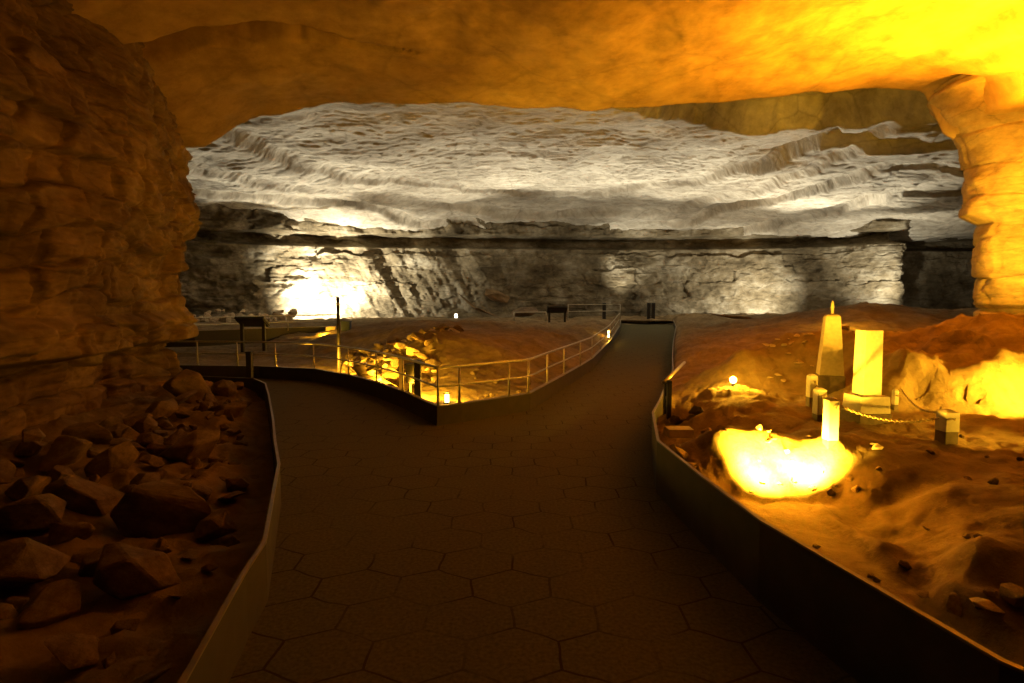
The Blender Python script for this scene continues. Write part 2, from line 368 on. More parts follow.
def Hr(x, y):
    z = right_base(x, y)
    d = np.hypot(x, y)
    # eroded bank edge where the terrace drops to the trough
    n = fbm(x * 1.6, y * 1.6, 0, 5, 11)
    bank = np.exp(-((z - .28) / .09) ** 2) * (y < 7.5)
    z = z + .03 * n + bank * sstep(4.4, 4.8, y) * (.07 * fbm(x * 3.2, y * 3.2, 0, 4, 16, .6) + .04 * np.abs(vnoise(x * 8, y * 8, 0, 17))) + .03 * fbm(x * 5, y * 5, 0, 5, 12, .6)
    z = z + .10 * np.clip(d / 14 - .5, 0, 1.6) * fbm(x * .8, y * .8, 0, 4, 13)
    xf = np.interp(y, FY, FX, left=2.2, right=0.0); xf = np.where(y > FY[-1] + .02, 0.0, xf)
    tr_ = sstep(0, .12, xf - x) * (y > 1.5)
    z = z * (1 - tr_) + tr_ * np.minimum(z, .12 + .02 * n)
    rocky = sstep(.52, .68, z) * (y < 11) * (x > 4.6)
    z = z + rocky * .13 * (terrace(fbm(x * 1.9, y * 1.9, 0, 4, 14), 2.5) )
    m = np.exp(-(((x - 2.75) / .9) ** 2 + ((y - 6.9) / .8) ** 2))
    z = z + m * .07 * np.abs(fbm(x * 4.5, y * 4.5, 0, 3, 15))
    return z
def warp_rows(a, b, n, p=1.8): return a + (b - a) * np.linspace(0, 1, n) ** p
nv, nu = 420, 420
yb = np.concatenate([np.linspace(-1.4, 1.4, 20, endpoint=False), warp_rows(1.4, 37.5, nv - 20, 1.7)])
u = np.linspace(0, 1, nu) ** 1.9
Yv = yb[:, None] * np.ones((1, nu)); xr0 = xR(yb) + .02
X = xr0[:, None] + (36 - xr0)[:, None] * u[None, :]
Z = Hr(X, Yv)
# soil meets the kerb just under its cap
kz = np.interp(yb, [p.y for p in RK], [p.z for p in RK])
edge = np.exp(-(X - xr0[:, None]) / .12)
Z = Z * (1 - edge) + edge * np.minimum(Z, kz[:, None] - .08)
grid_obj('ground_right', X, Yv, Z, M['dirt'])
def hr(x, y): return float(Hr(np.array([x]), np.array([y]))[0])

LC = [Vector((x, y, z)) for x, y, z in ((-1.3, 0, .02), (-1.4, 3, .02), (-3, 1, .1), (-3, 4, .12), (-4.6, 2, .45), (-4.8, 4.5, .35), (-5.3, 6.5, .2), (-3.2, 6, .1), (-2.6, 4.5, .12),
      (-4.4, 7.3, .15), (-5.6, 9.3, .2), (-4.2, 9, .06), (-3, 7, .02), (-6.5, 10.1, .05), (-9, 10, .05), (-6, 0, .6), (-9, 4, .6), (-5.2, 9.6, .22), (-12, 10, .1))]
Hl0 = RBF(LC)
def Hl(x, y):
    return np.maximum(Hl0(x, y) + .09 * fbm(x * 1.5, y * 1.5, 0, 5, 41) + .05 * np.abs(fbm(x * 5, y * 5, 0, 3, 42)), .012)
nv, nu = 260, 200
yb = np.linspace(-1.5, LK[-1].y + .0, nv); Yv = yb[:, None] * np.ones((1, nu)); xe = xL(yb) - .03
u = np.linspace(0, 1, nu); X = xe[:, None] + (-10 - xe)[:, None] * u[None, :]
grid_obj('ground_left', X, Yv, Hl(X, Yv), M['dirt'], flip=True)
def hl(x, y): return float(Hl(np.array([x]), np.array([y]))[0])

MC = [U(*p) for p in ((455, 402, .08), (520, 397, .08), (480, 400, .08), (400, 386, .08), (350, 373, .08), (300, 368, .06), (200, 362, .06),
      (430, 333, .98), (465, 335, .9), (400, 345, .6), (372, 360, .25), (440, 386, .18), (520, 385, .15), (500, 348, .7), (560, 342, .72), (480, 375, .3),
      (450, 326, .98), (380, 327, .9), (340, 332, .7), (250, 345, .2), (330, 350, .3), (260, 333, .55), (200, 335, .5), (200, 350, .12), (300, 356, .12))]
MC += [Vector((x, 33, .55)) for x in (-24, -15, -6, 3)] + [Vector((x, 26, .7)) for x in (-20, -10, 0, 4)] + [Vector((-16, 14, .1)), Vector((-25, 18, .4)), Vector((1.0, 12.3, .3)), Vector((1.7, 15, .42)), Vector((3.0, 18.5, .55)), Vector((.8, 11, .15))]
Hm0 = RBF(MC)
KY = [p.y for p in MRL]; KZ = [p.z for p in MRL]
def Hm(x, y):
    z = Hm0(x, y); d = sstep(9, 20, y)
    z = z + (.03 + .07 * d) * fbm(x * 1.3, y * 1.3, 0, 5, 51) + .015 * fbm(x * 6, y * 6, 0, 3, 52)
    dk = xMR(y) - x
    z = np.where((y > ML[0].y) & (dk > 0), np.maximum(z, np.interp(y, KY, KZ) - .14 - .10 * dk - .4 * (y < 10.5)), z)
    z = np.where((y > ML[0].y) & (dk > -.1), np.minimum(z, np.interp(y, KY, KZ) - .07 + .45 * np.maximum(dk, 0)), z)
    y0 = ML[-2].y; dl = np.where(y < y0, x - xML(y), np.maximum(x - ML[-2].x, 0) + (y - y0) * .9)
    z = np.where(dl > -.1, np.minimum(z, .20 + .3 * np.maximum(dl, 0)), z)
    return np.maximum(z, .045 + path_z(y) * (x > 0) * .6)
ap = ML[0]
Y0 = ML[-2].y
for _a, _b, _n, _m in ((ap.y + .05, Y0 + .02, 150, 230), (Y0 - .02, 38, 330, 420)):
    yb = warp_rows(_a, _b, _n, 1.0 if _n == 150 else 1.5); Yv = yb[:, None] * np.ones((1, _m))
    lo = xML(np.minimum(yb, Y0 - .001)) + .03 if _n == 150 else np.full(_n, -30.0)
    hi = np.where(yb > 31.0, 9.5, xMR(yb) - .03)
    u = np.linspace(0, 1, _m) ** (1.0 if _n == 150 else 1.7); X = hi[:, None] + (lo - hi)[:, None] * u[None, :]
    grid_obj('ground_middle' if _n == 150 else 'ground_back', X, Yv, Hm(X, Yv), M['dirt'], flip=True)
def hm(x, y): return float(Hm(np.array([x]), np.array([y]))[0])
# ground behind the end of the walkway
yb = np.linspace(30.6, 38, 40); Yv = yb[:, None] * np.ones((1, 40)); X = np.linspace(4, 12, 40)[None, :] * np.ones((40, 1))
grid_obj('ground_back', X, Yv, .40 + .25 * sstep(31, 36, Yv) + .04 * fbm(X, Yv, 0, 4, 61), M['dirt'], flip=False)

# ------------------------------------------------------------------ near ceiling
LIP = [D(px, py, y) for px, py, y in ((60, 175, 12.0), (130, 162, 12.1), (180, 152, 12.3), (205, 145, 12.5), (235, 125, 12.8), (265, 113, 13), (330, 108, 13), (450, 105, 13), (560, 107, 13), (640, 108, 13), (700, 103, 13),
      (800, 93, 13), (860, 90, 13), (925, 92, 12.9), (945, 135, 12.6), (985, 155, 12.4), (1024, 160, 12.2), (1100, 165, 12))]
lx = np.array([p.x for p in LIP]); lz = np.array([p.z for p in LIP]); ly = np.array([p.y for p in LIP])
def ceil_z(x, y):
    xx = x + .15 * (13 - y) * 0
    ez = np.interp(xx, lx, lz)
    sm = sum(np.interp(xx + o, lx, lz) for o in (-1.2, -.6, 0, .6, 1.2)) / 5
    k = sstep(.3, 3.0, 13 - y)
    z = ez * (1 - k) + sm * k + .22 * sstep(0, 6, 13 - y)
    z = z + .16 * fbm(x * .35, y * .35, 0, 3, 71) + .035 * terrace(fbm(x * .8, y * .8, 0, 4, 72), 3, .2) + .018 * fbm(x * 3, y * 3, 0, 4, 73)
    # long open bedding slot at the left
    yc = 9.25 + (x + 6.4) * .27 + .10 * fbm(x * 1.5, 0, 0, 4, 74)
    wd = .17 * sstep(-7.2, -6.2, x) * (1 - sstep(-4.6, -1.9, x)) + .02
    z = z + .75 * np.exp(-np.clip(np.abs(y - yc) / wd, 0, 9) ** 4) * (x > -7.5) * (x < -1.7)
    return z
nu, nv, nr = 420, 300, 50
xs = np.linspace(-11, 16, nu)
yl = np.interp(xs, lx, ly) + .10 * fbm(xs * .8, 0, 0, 5, 75)
t = np.linspace(0, 1, nv)
Yv = -4 + (yl + 4)[None, :] * t[:, None]; X = np.ones((nv, 1)) * xs[None, :]
Z = ceil_z(X, Yv)
tr = np.linspace(0, 1, nr + 1)[1:, None]
Yr = yl[None, :] + 1.3 * tr + .12 * fbm(X[:nr] * 1.1, tr * 5, 0, 4, 76) * sstep(0, .15, tr)
Zr = Z[-1][None, :] + 4.2 * tr ** 1.1
grid_obj('ceiling', np.vstack([X, X[:nr]]), np.vstack([Yv, Yr]), np.vstack([Z, Zr]), M['roof_rock'])

# ------------------------------------------------------------------ walls as sheets along a plan curve
def wall_sheet(name, plan, z0, z1, ns, nz, disp, mat, flip=False):
    P = dense([Vector((a, b, 0)) for a, b in plan], 8); xy = np.array([[p.x, p.y] for p in P])
    seg = np.hypot(*np.diff(xy, axis=0).T); s = np.concatenate([[0], np.cumsum(seg)])
    S = np.linspace(0, s[-1], ns); x = np.interp(S, s, xy[:, 0]); y = np.interp(S, s, xy[:, 1])
    gx = np.gradient(x, S); gy = np.gradient(y, S); k = 9
    ker = np.ones(k) / k
    gx = np.convolve(np.pad(gx, k // 2, mode='edge'), ker, 'valid'); gy = np.convolve(np.pad(gy, k // 2, mode='edge'), ker, 'valid')
    L = np.hypot(gx, gy); nx, ny = gy / L, -gx / L          # normal to the right of travel
    if flip: nx, ny = -nx, -ny
    zz = np.linspace(z0, z1, nz)
    SS, ZZ = np.meshgrid(S, zz, indexing='ij'); d = disp(SS, ZZ, x[:, None] + 0 * ZZ, y[:, None] + 0 * ZZ)
    return grid_obj(name, x[:, None] + nx[:, None] * d, y[:, None] + ny[:, None] * d, ZZ, mat, smooth=False, flip=flip)

def left_disp(s, z, x, y):
    h, lh, g = blocks(s, z, .42, .95, 81, .35)
    h2, lh2, g2 = blocks(s, z, .17, .42, 82, .3)
    prof = np.interp(z, [0, .5, .95, 1.05, 1.35, 1.5, 2.6, 3.4, 4.2, 5.5, 6.5], [-.05, -.12, -.20, .26, .28, .06, .10, .14, .05, .1, .2])
    d = prof + .24 * (h - .5) + .14 * (lh - .5) + .08 * (h2 - .5) - .07 * g - .02 * g2
    d = d + .22 * fbm(s * .5, z * .6, 0, 3, 83) + .05 * fbm(s * 2.2, z * 3.2, 0, 4, 84)
    crack = np.exp(-np.abs(vnoise(s * .7 + z * .2, z * .5, 3, 85)) / .02) * .12
    d = d - crack
    return d - (1 - sstep(8, 10.8, y)) * sstep(4.0, 6.0, z) * .55 - .5 * sstep(9.8, 11.5, y) * (1 - sstep(2.2, 3.2, z))
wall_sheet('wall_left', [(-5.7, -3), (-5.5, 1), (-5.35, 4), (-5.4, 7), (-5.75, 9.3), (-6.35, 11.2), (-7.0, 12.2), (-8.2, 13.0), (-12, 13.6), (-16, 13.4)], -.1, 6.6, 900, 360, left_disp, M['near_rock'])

def right_disp(s, z, x, y):
    h, lh, g = blocks(s, z, .75, 1.3, 91, .2)
    h2, lh2, g2 = blocks(s, z, .25, .6, 92, .3)
    prof = np.interp(z, [0, 1.45, 1.5, 1.6, 3.1, 3.3, 3.5, 4.6, 5.2, 6], [0, -.02, -.10, .10, .06, -.02, .30, .34, .5, .9])
    return prof + .12 * (h - .5) + .08 * (lh - .5) + .04 * (h2 - .5) - .04 * g + .12 * fbm(s * .8, z * .8, 0, 4, 93) + .02 * fbm(s * 4, z * 5, 0, 3, 94)
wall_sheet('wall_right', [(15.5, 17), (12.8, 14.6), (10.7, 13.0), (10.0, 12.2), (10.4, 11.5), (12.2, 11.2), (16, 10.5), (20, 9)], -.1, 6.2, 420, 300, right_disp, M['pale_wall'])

def far_disp(s, z, x, y):
    h, lh, g = blocks(s, z, .9, 2.6, 101, .25)
    h2, lh2, g2 = blocks(s, z, .28, 1.1, 102, .3)
    left = 1 - sstep(-16, -9, x)
    prof = np.interp(z, [0, .5, .9, 1.2, 4.4, 4.9, 5.1, 5.6, 5.75, 7.2, 9], [.5, .45, .05, 0, .05, .1, -.7, -.75, .2, .5, .8])
    flute = .22 * fbm(s * .9 + .5 * z, z * .22, 0, 4, 103) * (.4 + .9 * np.exp(-((x + 5) / 5) ** 2))
    d = prof + .22 * (h - .5) + .16 * (lh - .5) + .10 * (h2 - .5) - .05 * g + flute + .07 * fbm(s * 2.2, z * 2.6, 0, 4, 104)
    d = d + left * (.5 * fbm(s * .55, z * .9, 0, 4, 105) + .25 * (h - .5))
    return d
wall_sheet('wall_back', [(-34, 16), (-27, 23), (-21, 29.5), (-15, 33.4), (-8, 35.2), (0, 36.3), (8, 36.6), (15, 36), (19, 34.6), (21.6, 32.6), (22.6, 33.4), (23.2, 36.5), (27, 38), (33, 37), (40, 30)], -.2, 9, 1300, 300, far_disp, M['far_wall'])

# ------------------------------------------------------------------ rotunda ceiling with its ring ledges
LEDGES = [  # (pixels at the ledge, level above, step, softness)
    ([(205, 118), (233, 130), (290, 153), (350, 170), (420, 182), (500, 190), (600, 191), (690, 180), (760, 160), (830, 135)], 7.9, .50, .15),
    ([(150, 150), (195, 163), (260, 176), (350, 190), (450, 203), (560, 207), (680, 202), (760, 184), (850, 155), (900, 140)], 7.4, .35, .2),
    ([(130, 185), (200, 190), (300, 199), (420, 212), (560, 217), (690, 213), (790, 196), (880, 172)], 7.0, .40, .15),
    ([(120, 215), (200, 219), (300, 223), (430, 228), (600, 231), (740, 224), (850, 208), (900, 195)], 6.5, .45, .12)]
LC2 = []
for pts, lev, st, so in LEDGES:
    w_ = [U(px, py, lev) for px, py in pts]; o = np.argsort([p.x for p in w_])
    LC2.append((np.array([w_[i].x for i in o]), np.array([w_[i].y for i in o]), st, so))
_r = [U(px, py, 7.9) for px, py in ((560, 100), (620, 106), (680, 122), (740, 134), (830, 132), (900, 122), (1000, 118))]
REC = ([p.x for p in _r], [p.y for p in _r])
def far_ceil(x, y):
    z = 8.0 + .10 * fbm(x * .12, y * .12, 0, 3, 111) * 3
    for k, (cx, cy, st, so) in enumerate(LC2):
        yc = np.interp(x, cx, cy)
        wob = .5 * fbm(x * .22, y * .22, 0, 3, 112 + k)
        mask = .35 + .65 * sstep(-.25, .2, vnoise(x * .16, k * 5, 0, 120 + k))
        dd = y - yc + wob; sl = 1 + np.abs(np.interp(x + .4, cx, cy) - np.interp(x - .4, cx, cy)) / .8 * 1.3
        z = z - st * (mask * sstep(0, so * .8 * sl, dd) + (1 - mask) * sstep(-1.5, 1.8, dd)) - 0
        z = z + .22 * mask * np.exp(-((dd + .16 * sl) / (.15 * sl)) ** 2)
    ye = np.interp(x, REC[0], REC[1]) + .35 * fbm(x * .5, y * .3, 0, 4, 140)
    z = z + 1.15 * (1 - sstep(-.25, .25, y - ye)) * sstep(2.2, 5.5, x)
    n = fbm(x * .35 + .2 * y, y * .55, 0, 5, 131)
    z = z + .20 * terrace(n, 3.0, .12) * (.5 + .5 * sstep(16, 26, y)) + .05 * fbm(x * 1.5, y * 1.5, 0, 4, 132)
    z = z - .55 * sstep(33.5, 35.6, y + np.abs(x) * .04)
    z = z - .9 * sstep(14, 26, x) * 0
    return z
nu, nv = 1000, 740
X = np.linspace(-36, 42, nu)[None, :] * np.ones((nv, 1)); Yv = np.linspace(12.6, 40, nv)[:, None] * np.ones((1, nu))
Z = far_ceil(X, Yv)
# right end of the rotunda: the roof comes down towards the side passage
Z = Z - .2 * sstep(19, 27, X + (Yv - 30) * .3) - 1.2 * sstep(-17, -26, X)
o = grid_obj('ceiling_rotunda', X, Yv, Z, M['far_roof'], smooth=False)

# ------------------------------------------------------------------ rocks
def rock_mesh(seed, flat=.75, n=15, rough=.04, sub=2):
    r = random.Random(seed); bm = bmesh.new()
    for i in range(n):
        v = Vector((r.gauss(0, 1), r.gauss(0, 1), r.gauss(0, 1))).normalized()
        bm.verts.new((v.x * r.uniform(.8, 1.1), v.y * r.uniform(.65, .9), v.z * flat * r.uniform(.8, 1)))
    res = bmesh.ops.convex_hull(bm, input=bm.verts)
    for g in [g for g in res['geom_interior'] if isinstance(g, bmesh.types.BMVert)]: bm.verts.remove(g)
    bmesh.ops.bevel(bm, geom=list(bm.edges), offset=.035, segments=1, affect='EDGES')
    bmesh.ops.triangulate(bm, faces=bm.faces)
    for _ in range(sub - 1): bmesh.ops.subdivide_edges(bm, edges=list(bm.edges), cuts=1, use_grid_fill=True)
    bmesh.ops.subdivide_edges(bm, edges=[e for e in bm.edges if e.calc_length() > .25], cuts=1)
    co = np.array([v.co[:] for v in bm.verts])
    nrm = rough * fbm(co[:, 0] * 2.2 + seed, co[:, 1] * 2.2, co[:, 2] * 2.2, 4, seed)
    for v, k in zip(bm.verts, nrm): v.co *= 1 + k
    return to_mesh(bm, 'rock')
ROCKS = [rock_mesh(i + 3, flat=[.6, .75, .5, .8][i % 4], n=[11, 14, 18][i % 3]) for i in range(10)]
SLABS = [rock_mesh(i + 40, flat=.28, n=13) for i in range(5)]
RMATS = {}
def rock_of(me, mat):
    k = (me.name, mat)
    if k not in RMATS:
        c = me.copy(); c.materials.clear(); c.materials.append(M[mat]); RMATS[k] = c
    return RMATS[k]
rr = random.Random(5)
PLACED = []
def clear(x, y, s, k=.85):
    for a, b, c in PLACED:
        if (x - a) ** 2 + (y - b) ** 2 < (k * (s + c)) ** 2: return False
    PLACED.append((x, y, s)); return True
def rock(name, me, mat, loc, s, label, cat='rock', group=None, rot=None):
    o = bpy.data.objects.new(name, rock_of(me, mat)); COL.objects.link(o); o.location = loc
    if not group: PLACED.append((loc[0], loc[1], s if not isinstance(s, (tuple, list)) else max(s[:2])))
    if not isinstance(s, (tuple, list)): s = (s, s * rr.uniform(.8, 1.1), s * rr.uniform(.8, 1.1))
    o.scale = s
    o.rotation_euler = rot if rot else (rr.uniform(-.5, .5), rr.uniform(-.5, .5), rr.uniform(0, 6.28))
    return tag(o, label, cat, group)

# left rubble: named big blocks, then the loose ones
big = [  # px, py of centre, size, Y distance, mesh, label
    (112, 468, .26, 4.9, 0, 'angular brown boulder leaning against foot of left wall'),
    (60, 462, .30, 5.0, 3, 'broad dark boulder under the left wall beside the wedge-shaped rock'),
    (88, 510, .30, 4.1, 1, 'dark pointed wedge of rock in the middle of the left rubble'),
    (28, 530, .30, 3.7, 5, 'large flat-faced dark block at the edge of the left rubble'),
    (162, 540, .40, 4.0, 7, 'big rounded boulder nearest the left kerb'),
    (143, 482, .17, 4.6, 2, 'upright tan slab with a lit edge among left rubble'),
    (125, 502, .12, 4.4, 4, 'small pale block tucked below the upright tan slab'),
    (70, 550, .18, 3.6, 6, 'narrow dark block below the pointed wedge of rock'),
    (190, 468, .34, 5.6, 8, 'long sloping boulder running down from the left wall toward the kerb'),
    (196, 392, .55, 8.6, 9, 'dark rounded boulder by the end of the left wall'),
    (20, 600, .32, 3.1, 2, 'low dark slab in the lower corner of the left rubble'),
    (130, 610, .30, 3.1, 8, 'flat dark slab in front of the big rounded boulder')]
for px, py, s, Y, mi, lab in big:
    p = D(px, py, Y); p.z = max(hl(p.x, p.y) + s * .25, min(p.z, .9))
    rock('boulder', ROCKS[mi], 'rubble', p, s, lab, 'rock')
for i in range(1500):
    y = rr.uniform(1.6, 9.6); x = rr.uniform(-4.75, float(xL(y)) - .35)
    if rr.random() > .25 + .75 * min(1, (float(xL(y)) - x) / 2.2): continue
    s = (.07 + .22 * rr.random() ** 1.6) * (1.1 if x < -3.0 else .7)
    if not clear(x, y, s, .70): continue
    zone = 'at the foot of the left wall' if x < -4.0 else 'beside the left kerb' if x > float(xL(y)) - .9 else 'among the dark boulders left of the walkway' if y < 5.2 else 'on the slope beyond the dark boulders'
    size = 'fist-sized' if s < .11 else 'middling' if s < .18 else 'large'
    rock('loose_rock', rr.choice(ROCKS + SLABS[:2]), 'rubble', (x, y, hl(x, y) + s * .3), s, size + ' loose dark rock ' + zone, 'rock', 'loose rocks ' + zone)

def base_at(px, py, z0):
    p = U(px, py, z0)
    for _ in range(12): p = U(px, py, .6 * p.z + .4 * hr(p.x, p.y))
    return Vector((p.x, p.y, hr(p.x, p.y)))
# boulder pile behind the prow of the railing
cnt = 0
tries = 0
while cnt < 150 and tries < 6000:
    tries += 1
    px = rr.uniform(345, 462); py = rr.uniform(328, 388)
    zz = np.interp(py, [328, 345, 360, 388], [.98, .65, .3, .12]); p = U(px, py, float(zz))
    if p.x < float(xML(p.y)) + .25 and p.y < ML[-2].y: continue
    if px > 462 - (py - 328) * .5 or px < 345 + max(0, (py - 365) * 2.2): continue
    s = rr.uniform(.08, .27)
    if not clear(p.x, p.y, s, .72): continue
    cnt += 1
    rock('pile_rock', rr.choice(SLABS + ROCKS[:5]), rr.choice(('pale_rock', 'rubble', 'near_rock')), (p.x, p.y, hm(p.x, p.y) + s * .25), s, ('large' if s > .19 else 'middling' if s > .13 else 'small') + (' broken slab on the crest of the orange-lit rock pile' if py < 348 else ' broken slab midway down the orange-lit rock pile' if py < 366 else ' broken slab low in the rock pile just behind the railing'), 'rock', 'slabs of the rock pile behind the railing')
for i in range(26):
    px = rr.uniform(470, 600); py = rr.uniform(383, 396); p = U(px, py, .12)
    if p.x > float(xMR(p.y)) - .2: continue
    s = rr.uniform(.04, .09)
    rock('small_stone', rr.choice(ROCKS), 'rubble', (p.x, p.y, hm(p.x, p.y) + s * .3), s, 'small stone at the foot of the brown mound inside the railing', 'rock', 'small stones below the brown mound')
# pale cobbles under the far left wall
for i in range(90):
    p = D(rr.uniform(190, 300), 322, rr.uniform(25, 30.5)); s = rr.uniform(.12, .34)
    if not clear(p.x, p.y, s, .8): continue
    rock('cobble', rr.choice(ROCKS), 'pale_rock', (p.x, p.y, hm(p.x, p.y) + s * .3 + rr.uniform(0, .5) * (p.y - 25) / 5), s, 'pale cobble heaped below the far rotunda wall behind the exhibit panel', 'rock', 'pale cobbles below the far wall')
# fallen blocks at the back
for px, py, Y, s, me, rot, mat, lab in (
    (498, 297, 30, (.95, .6, .55), ROCKS[0], (.2, .35, .3), 'near_rock', 'big reddish fallen block propped against the far wall'),
    (470, 304, 29, (.9, .6, .3), SLABS[0], (.1, .7, .1), 'near_rock', 'thin tilted slab leaning left of the big reddish block'),
    (485, 312, 28, (1.0, .7, .35), SLABS[4], (.1, .35, .6), 'near_rock', 'low slab lying below the big reddish block'),
    (525, 312, 29, (.9, .6, .35), ROCKS[7], (.1, -.1, .2), 'rubble', 'dark low boulder right of the big reddish block')):
    p = D(px, py, Y); rock('fallen_block', me, mat, p, s, lab, 'rock', None, rot)
_m = base_at(830, 441, .33); m1x, m1y = _m.x, _m.y
# lit slabs and stones of the right area
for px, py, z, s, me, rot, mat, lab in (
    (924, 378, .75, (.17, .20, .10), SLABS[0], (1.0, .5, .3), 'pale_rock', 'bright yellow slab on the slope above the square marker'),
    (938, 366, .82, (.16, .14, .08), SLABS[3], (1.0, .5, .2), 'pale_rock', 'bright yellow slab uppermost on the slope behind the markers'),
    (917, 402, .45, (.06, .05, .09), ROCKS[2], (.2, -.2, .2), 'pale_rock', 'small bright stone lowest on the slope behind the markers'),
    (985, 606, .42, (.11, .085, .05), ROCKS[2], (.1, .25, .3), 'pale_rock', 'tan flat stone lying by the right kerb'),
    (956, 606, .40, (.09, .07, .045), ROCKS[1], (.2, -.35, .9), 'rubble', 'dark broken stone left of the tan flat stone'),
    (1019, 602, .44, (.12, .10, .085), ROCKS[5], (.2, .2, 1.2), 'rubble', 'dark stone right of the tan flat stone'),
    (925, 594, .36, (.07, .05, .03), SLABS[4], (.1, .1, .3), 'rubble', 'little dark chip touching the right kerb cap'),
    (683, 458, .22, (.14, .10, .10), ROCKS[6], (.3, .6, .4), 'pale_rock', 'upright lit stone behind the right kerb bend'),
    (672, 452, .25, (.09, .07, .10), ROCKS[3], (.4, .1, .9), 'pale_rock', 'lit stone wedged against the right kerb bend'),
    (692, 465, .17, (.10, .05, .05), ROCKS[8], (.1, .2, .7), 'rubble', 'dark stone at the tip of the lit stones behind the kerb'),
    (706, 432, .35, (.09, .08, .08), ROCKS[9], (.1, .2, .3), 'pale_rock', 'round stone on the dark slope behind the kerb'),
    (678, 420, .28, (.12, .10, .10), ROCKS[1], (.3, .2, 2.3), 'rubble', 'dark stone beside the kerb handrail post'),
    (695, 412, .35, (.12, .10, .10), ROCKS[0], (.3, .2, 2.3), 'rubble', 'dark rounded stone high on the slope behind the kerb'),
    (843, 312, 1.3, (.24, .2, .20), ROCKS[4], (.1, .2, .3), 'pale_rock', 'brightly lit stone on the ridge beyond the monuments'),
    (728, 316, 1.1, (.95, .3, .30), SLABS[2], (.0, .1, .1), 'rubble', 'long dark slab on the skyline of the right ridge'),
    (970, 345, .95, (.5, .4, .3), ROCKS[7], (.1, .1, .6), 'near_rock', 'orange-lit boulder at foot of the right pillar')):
    p = base_at(px, py + 3, z) if px not in (728, 970, 924, 938, 917) else D(*{728: (728, 316, 20), 970: (962, 336, 11.8), 924: (924, 378, 6.9), 938: (938, 366, 7.1), 917: (917, 402, 6.75)}[px])
    if px in (924, 938, 917):      # slide along the sight line until the slab lies on the slope
        for _ in range(60):
            if hr(p.x, p.y) > p.z - .05: break
            p = D(px, py, p.y + .03)
        p = D(px, py, p.y - .13)
    else: p.z = max(p.z, hr(p.x, p.y) + .45 * s[2])
    rock('stone', me, mat, p, s, lab, 'rock', None, rot)
for i in range(34):
    p = base_at(rr.uniform(735, 890), rr.uniform(432, 492), .4)
    s = rr.uniform(.02, .055)
    if p.x < float(xR(p.y)) + .4 or math.hypot(p.x - m1x, p.y - m1y) < .16 or not clear(p.x, p.y, s, .8): continue
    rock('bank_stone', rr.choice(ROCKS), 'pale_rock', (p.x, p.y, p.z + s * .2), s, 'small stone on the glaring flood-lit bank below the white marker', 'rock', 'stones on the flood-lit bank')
for i in range(46):
    p = U(rr.uniform(765, 815), rr.uniform(373, 384), .55) if i < 22 else U(rr.uniform(720, 1020), rr.uniform(440, 600), .36)
    if p.x < float(xR(p.y)) + .3: continue
    s = rr.uniform(.02, .05) if i >= 22 else rr.uniform(.03, .08)
    if i < 22: rock('stone_chip', rr.choice(SLABS), 'pale_rock', (p.x, p.y, hr(p.x, p.y) + s * .2), s, 'flat pale chip scattered beside the obelisk', 'rock', 'pale chips beside the obelisk')
    else: rock('pebble', rr.choice(ROCKS), 'rubble', (p.x, p.y, hr(p.x, p.y) + s * .2), s, 'dark pebble lying on the bare right-hand terrace', 'rock', 'pebbles on the right terrace')

# ------------------------------------------------------------------ monuments
p = base_at(874, 424, .46); p.y += .14; p.z = max(hr(p.x + a, p.y + b) for a in (-.15, 0, .15) for b in (-.2, -.1, 0)) - .02
mo = empty('square_monument', p, 'tall square white stone shaft on a stepped plinth, brightly lit', 'monument', None, .05)
mo.scale = [93 / 569 * p.y / 1.08] * 3
mesh_box('foundation', (0, 0, .05), (.39, .36, .14), M['grey_stone'], mo, 1, .012)
mesh_box('plinth', (0, 0, .22), (.37, .33, .20), M['stone'], mo, .95, .012)
mesh_box('shaft', (0, 0, .70), (.225, .20, .76), M['stone'], mo, .93, .008)
p = base_at(838, 391, .46); p.y += .2; p.z = hr(p.x, p.y) - .02
ob = empty('obelisk_monument', p, 'tapering orange-lit obelisk with rounded top on a dark block', 'monument', None, -.33)
ob.scale = [79 / 569 * p.y / 1.2] * 3
mesh_box('foundation', (0, 0, .13), (.37, .35, .30), M['grey_stone'], ob, 1, .015)
bm = bmesh.new(); add_box(bm, (0, 0, .74), (.33, .31, .92), .60, .0)
top = [e for e in bm.edges if all(v.co.z > 1.1 for v in e.verts)]; bmesh.ops.bevel(bm, geom=top, offset=.05, segments=4, affect='EDGES', profile=.5)
link_mesh('shaft', to_mesh(bm, 'shaft'), M['obelisk_stone'], ob)
mesh_tube('finial', [(0, 0, 1.19), (0, 0, 1.23), (0, 0, 1.30), (0, 0, 1.37), (0, 0, 1.41)], [.035, .018, .024, .018, .006], M['obelisk_stone'], ob)

def marker(p, wd, h, low, label):
    o = empty('marker_post', p, label, 'marker post', 'low marker posts round the monuments', .05)
    mesh_box('post_foot', (0, 0, low / 2 - .03), (wd * .95, wd * .95, low + .06), M['grey_stone'], o, 1, .006)
    bm = bmesh.new(); add_box(bm, (0, 0, low + (h - low) / 2), (wd, wd, h - low), .96, .006)
    link_mesh('post_body', to_mesh(bm, 'post_body'), M['stone'], o)
    mesh_box('post_cap', (0, 0, h + .008), (wd * .92, wd * .92, .016), M['stone'], o, .5, .003)
    bm = bmesh.new(); tube(bm, [(-.015, -wd / 2 - .004, h - .05), (0, -wd / 2 - .02, h - .062), (.015, -wd / 2 - .004, h - .05)], .005, 6)
    link_mesh('eye_bolt', to_mesh(bm, 'eye_bolt'), M['chain'], o, True)
    return o
m1 = base_at(830, 441, .33); m2 = base_at(819, 420, .35); m3 = base_at(811, 406, .37); m4 = base_at(946, 443, .33); m5 = base_at(895, 400, .46)
marker(m1, .09, .35, .015, 'small white marker post glaring in the flood light, front of the monuments')
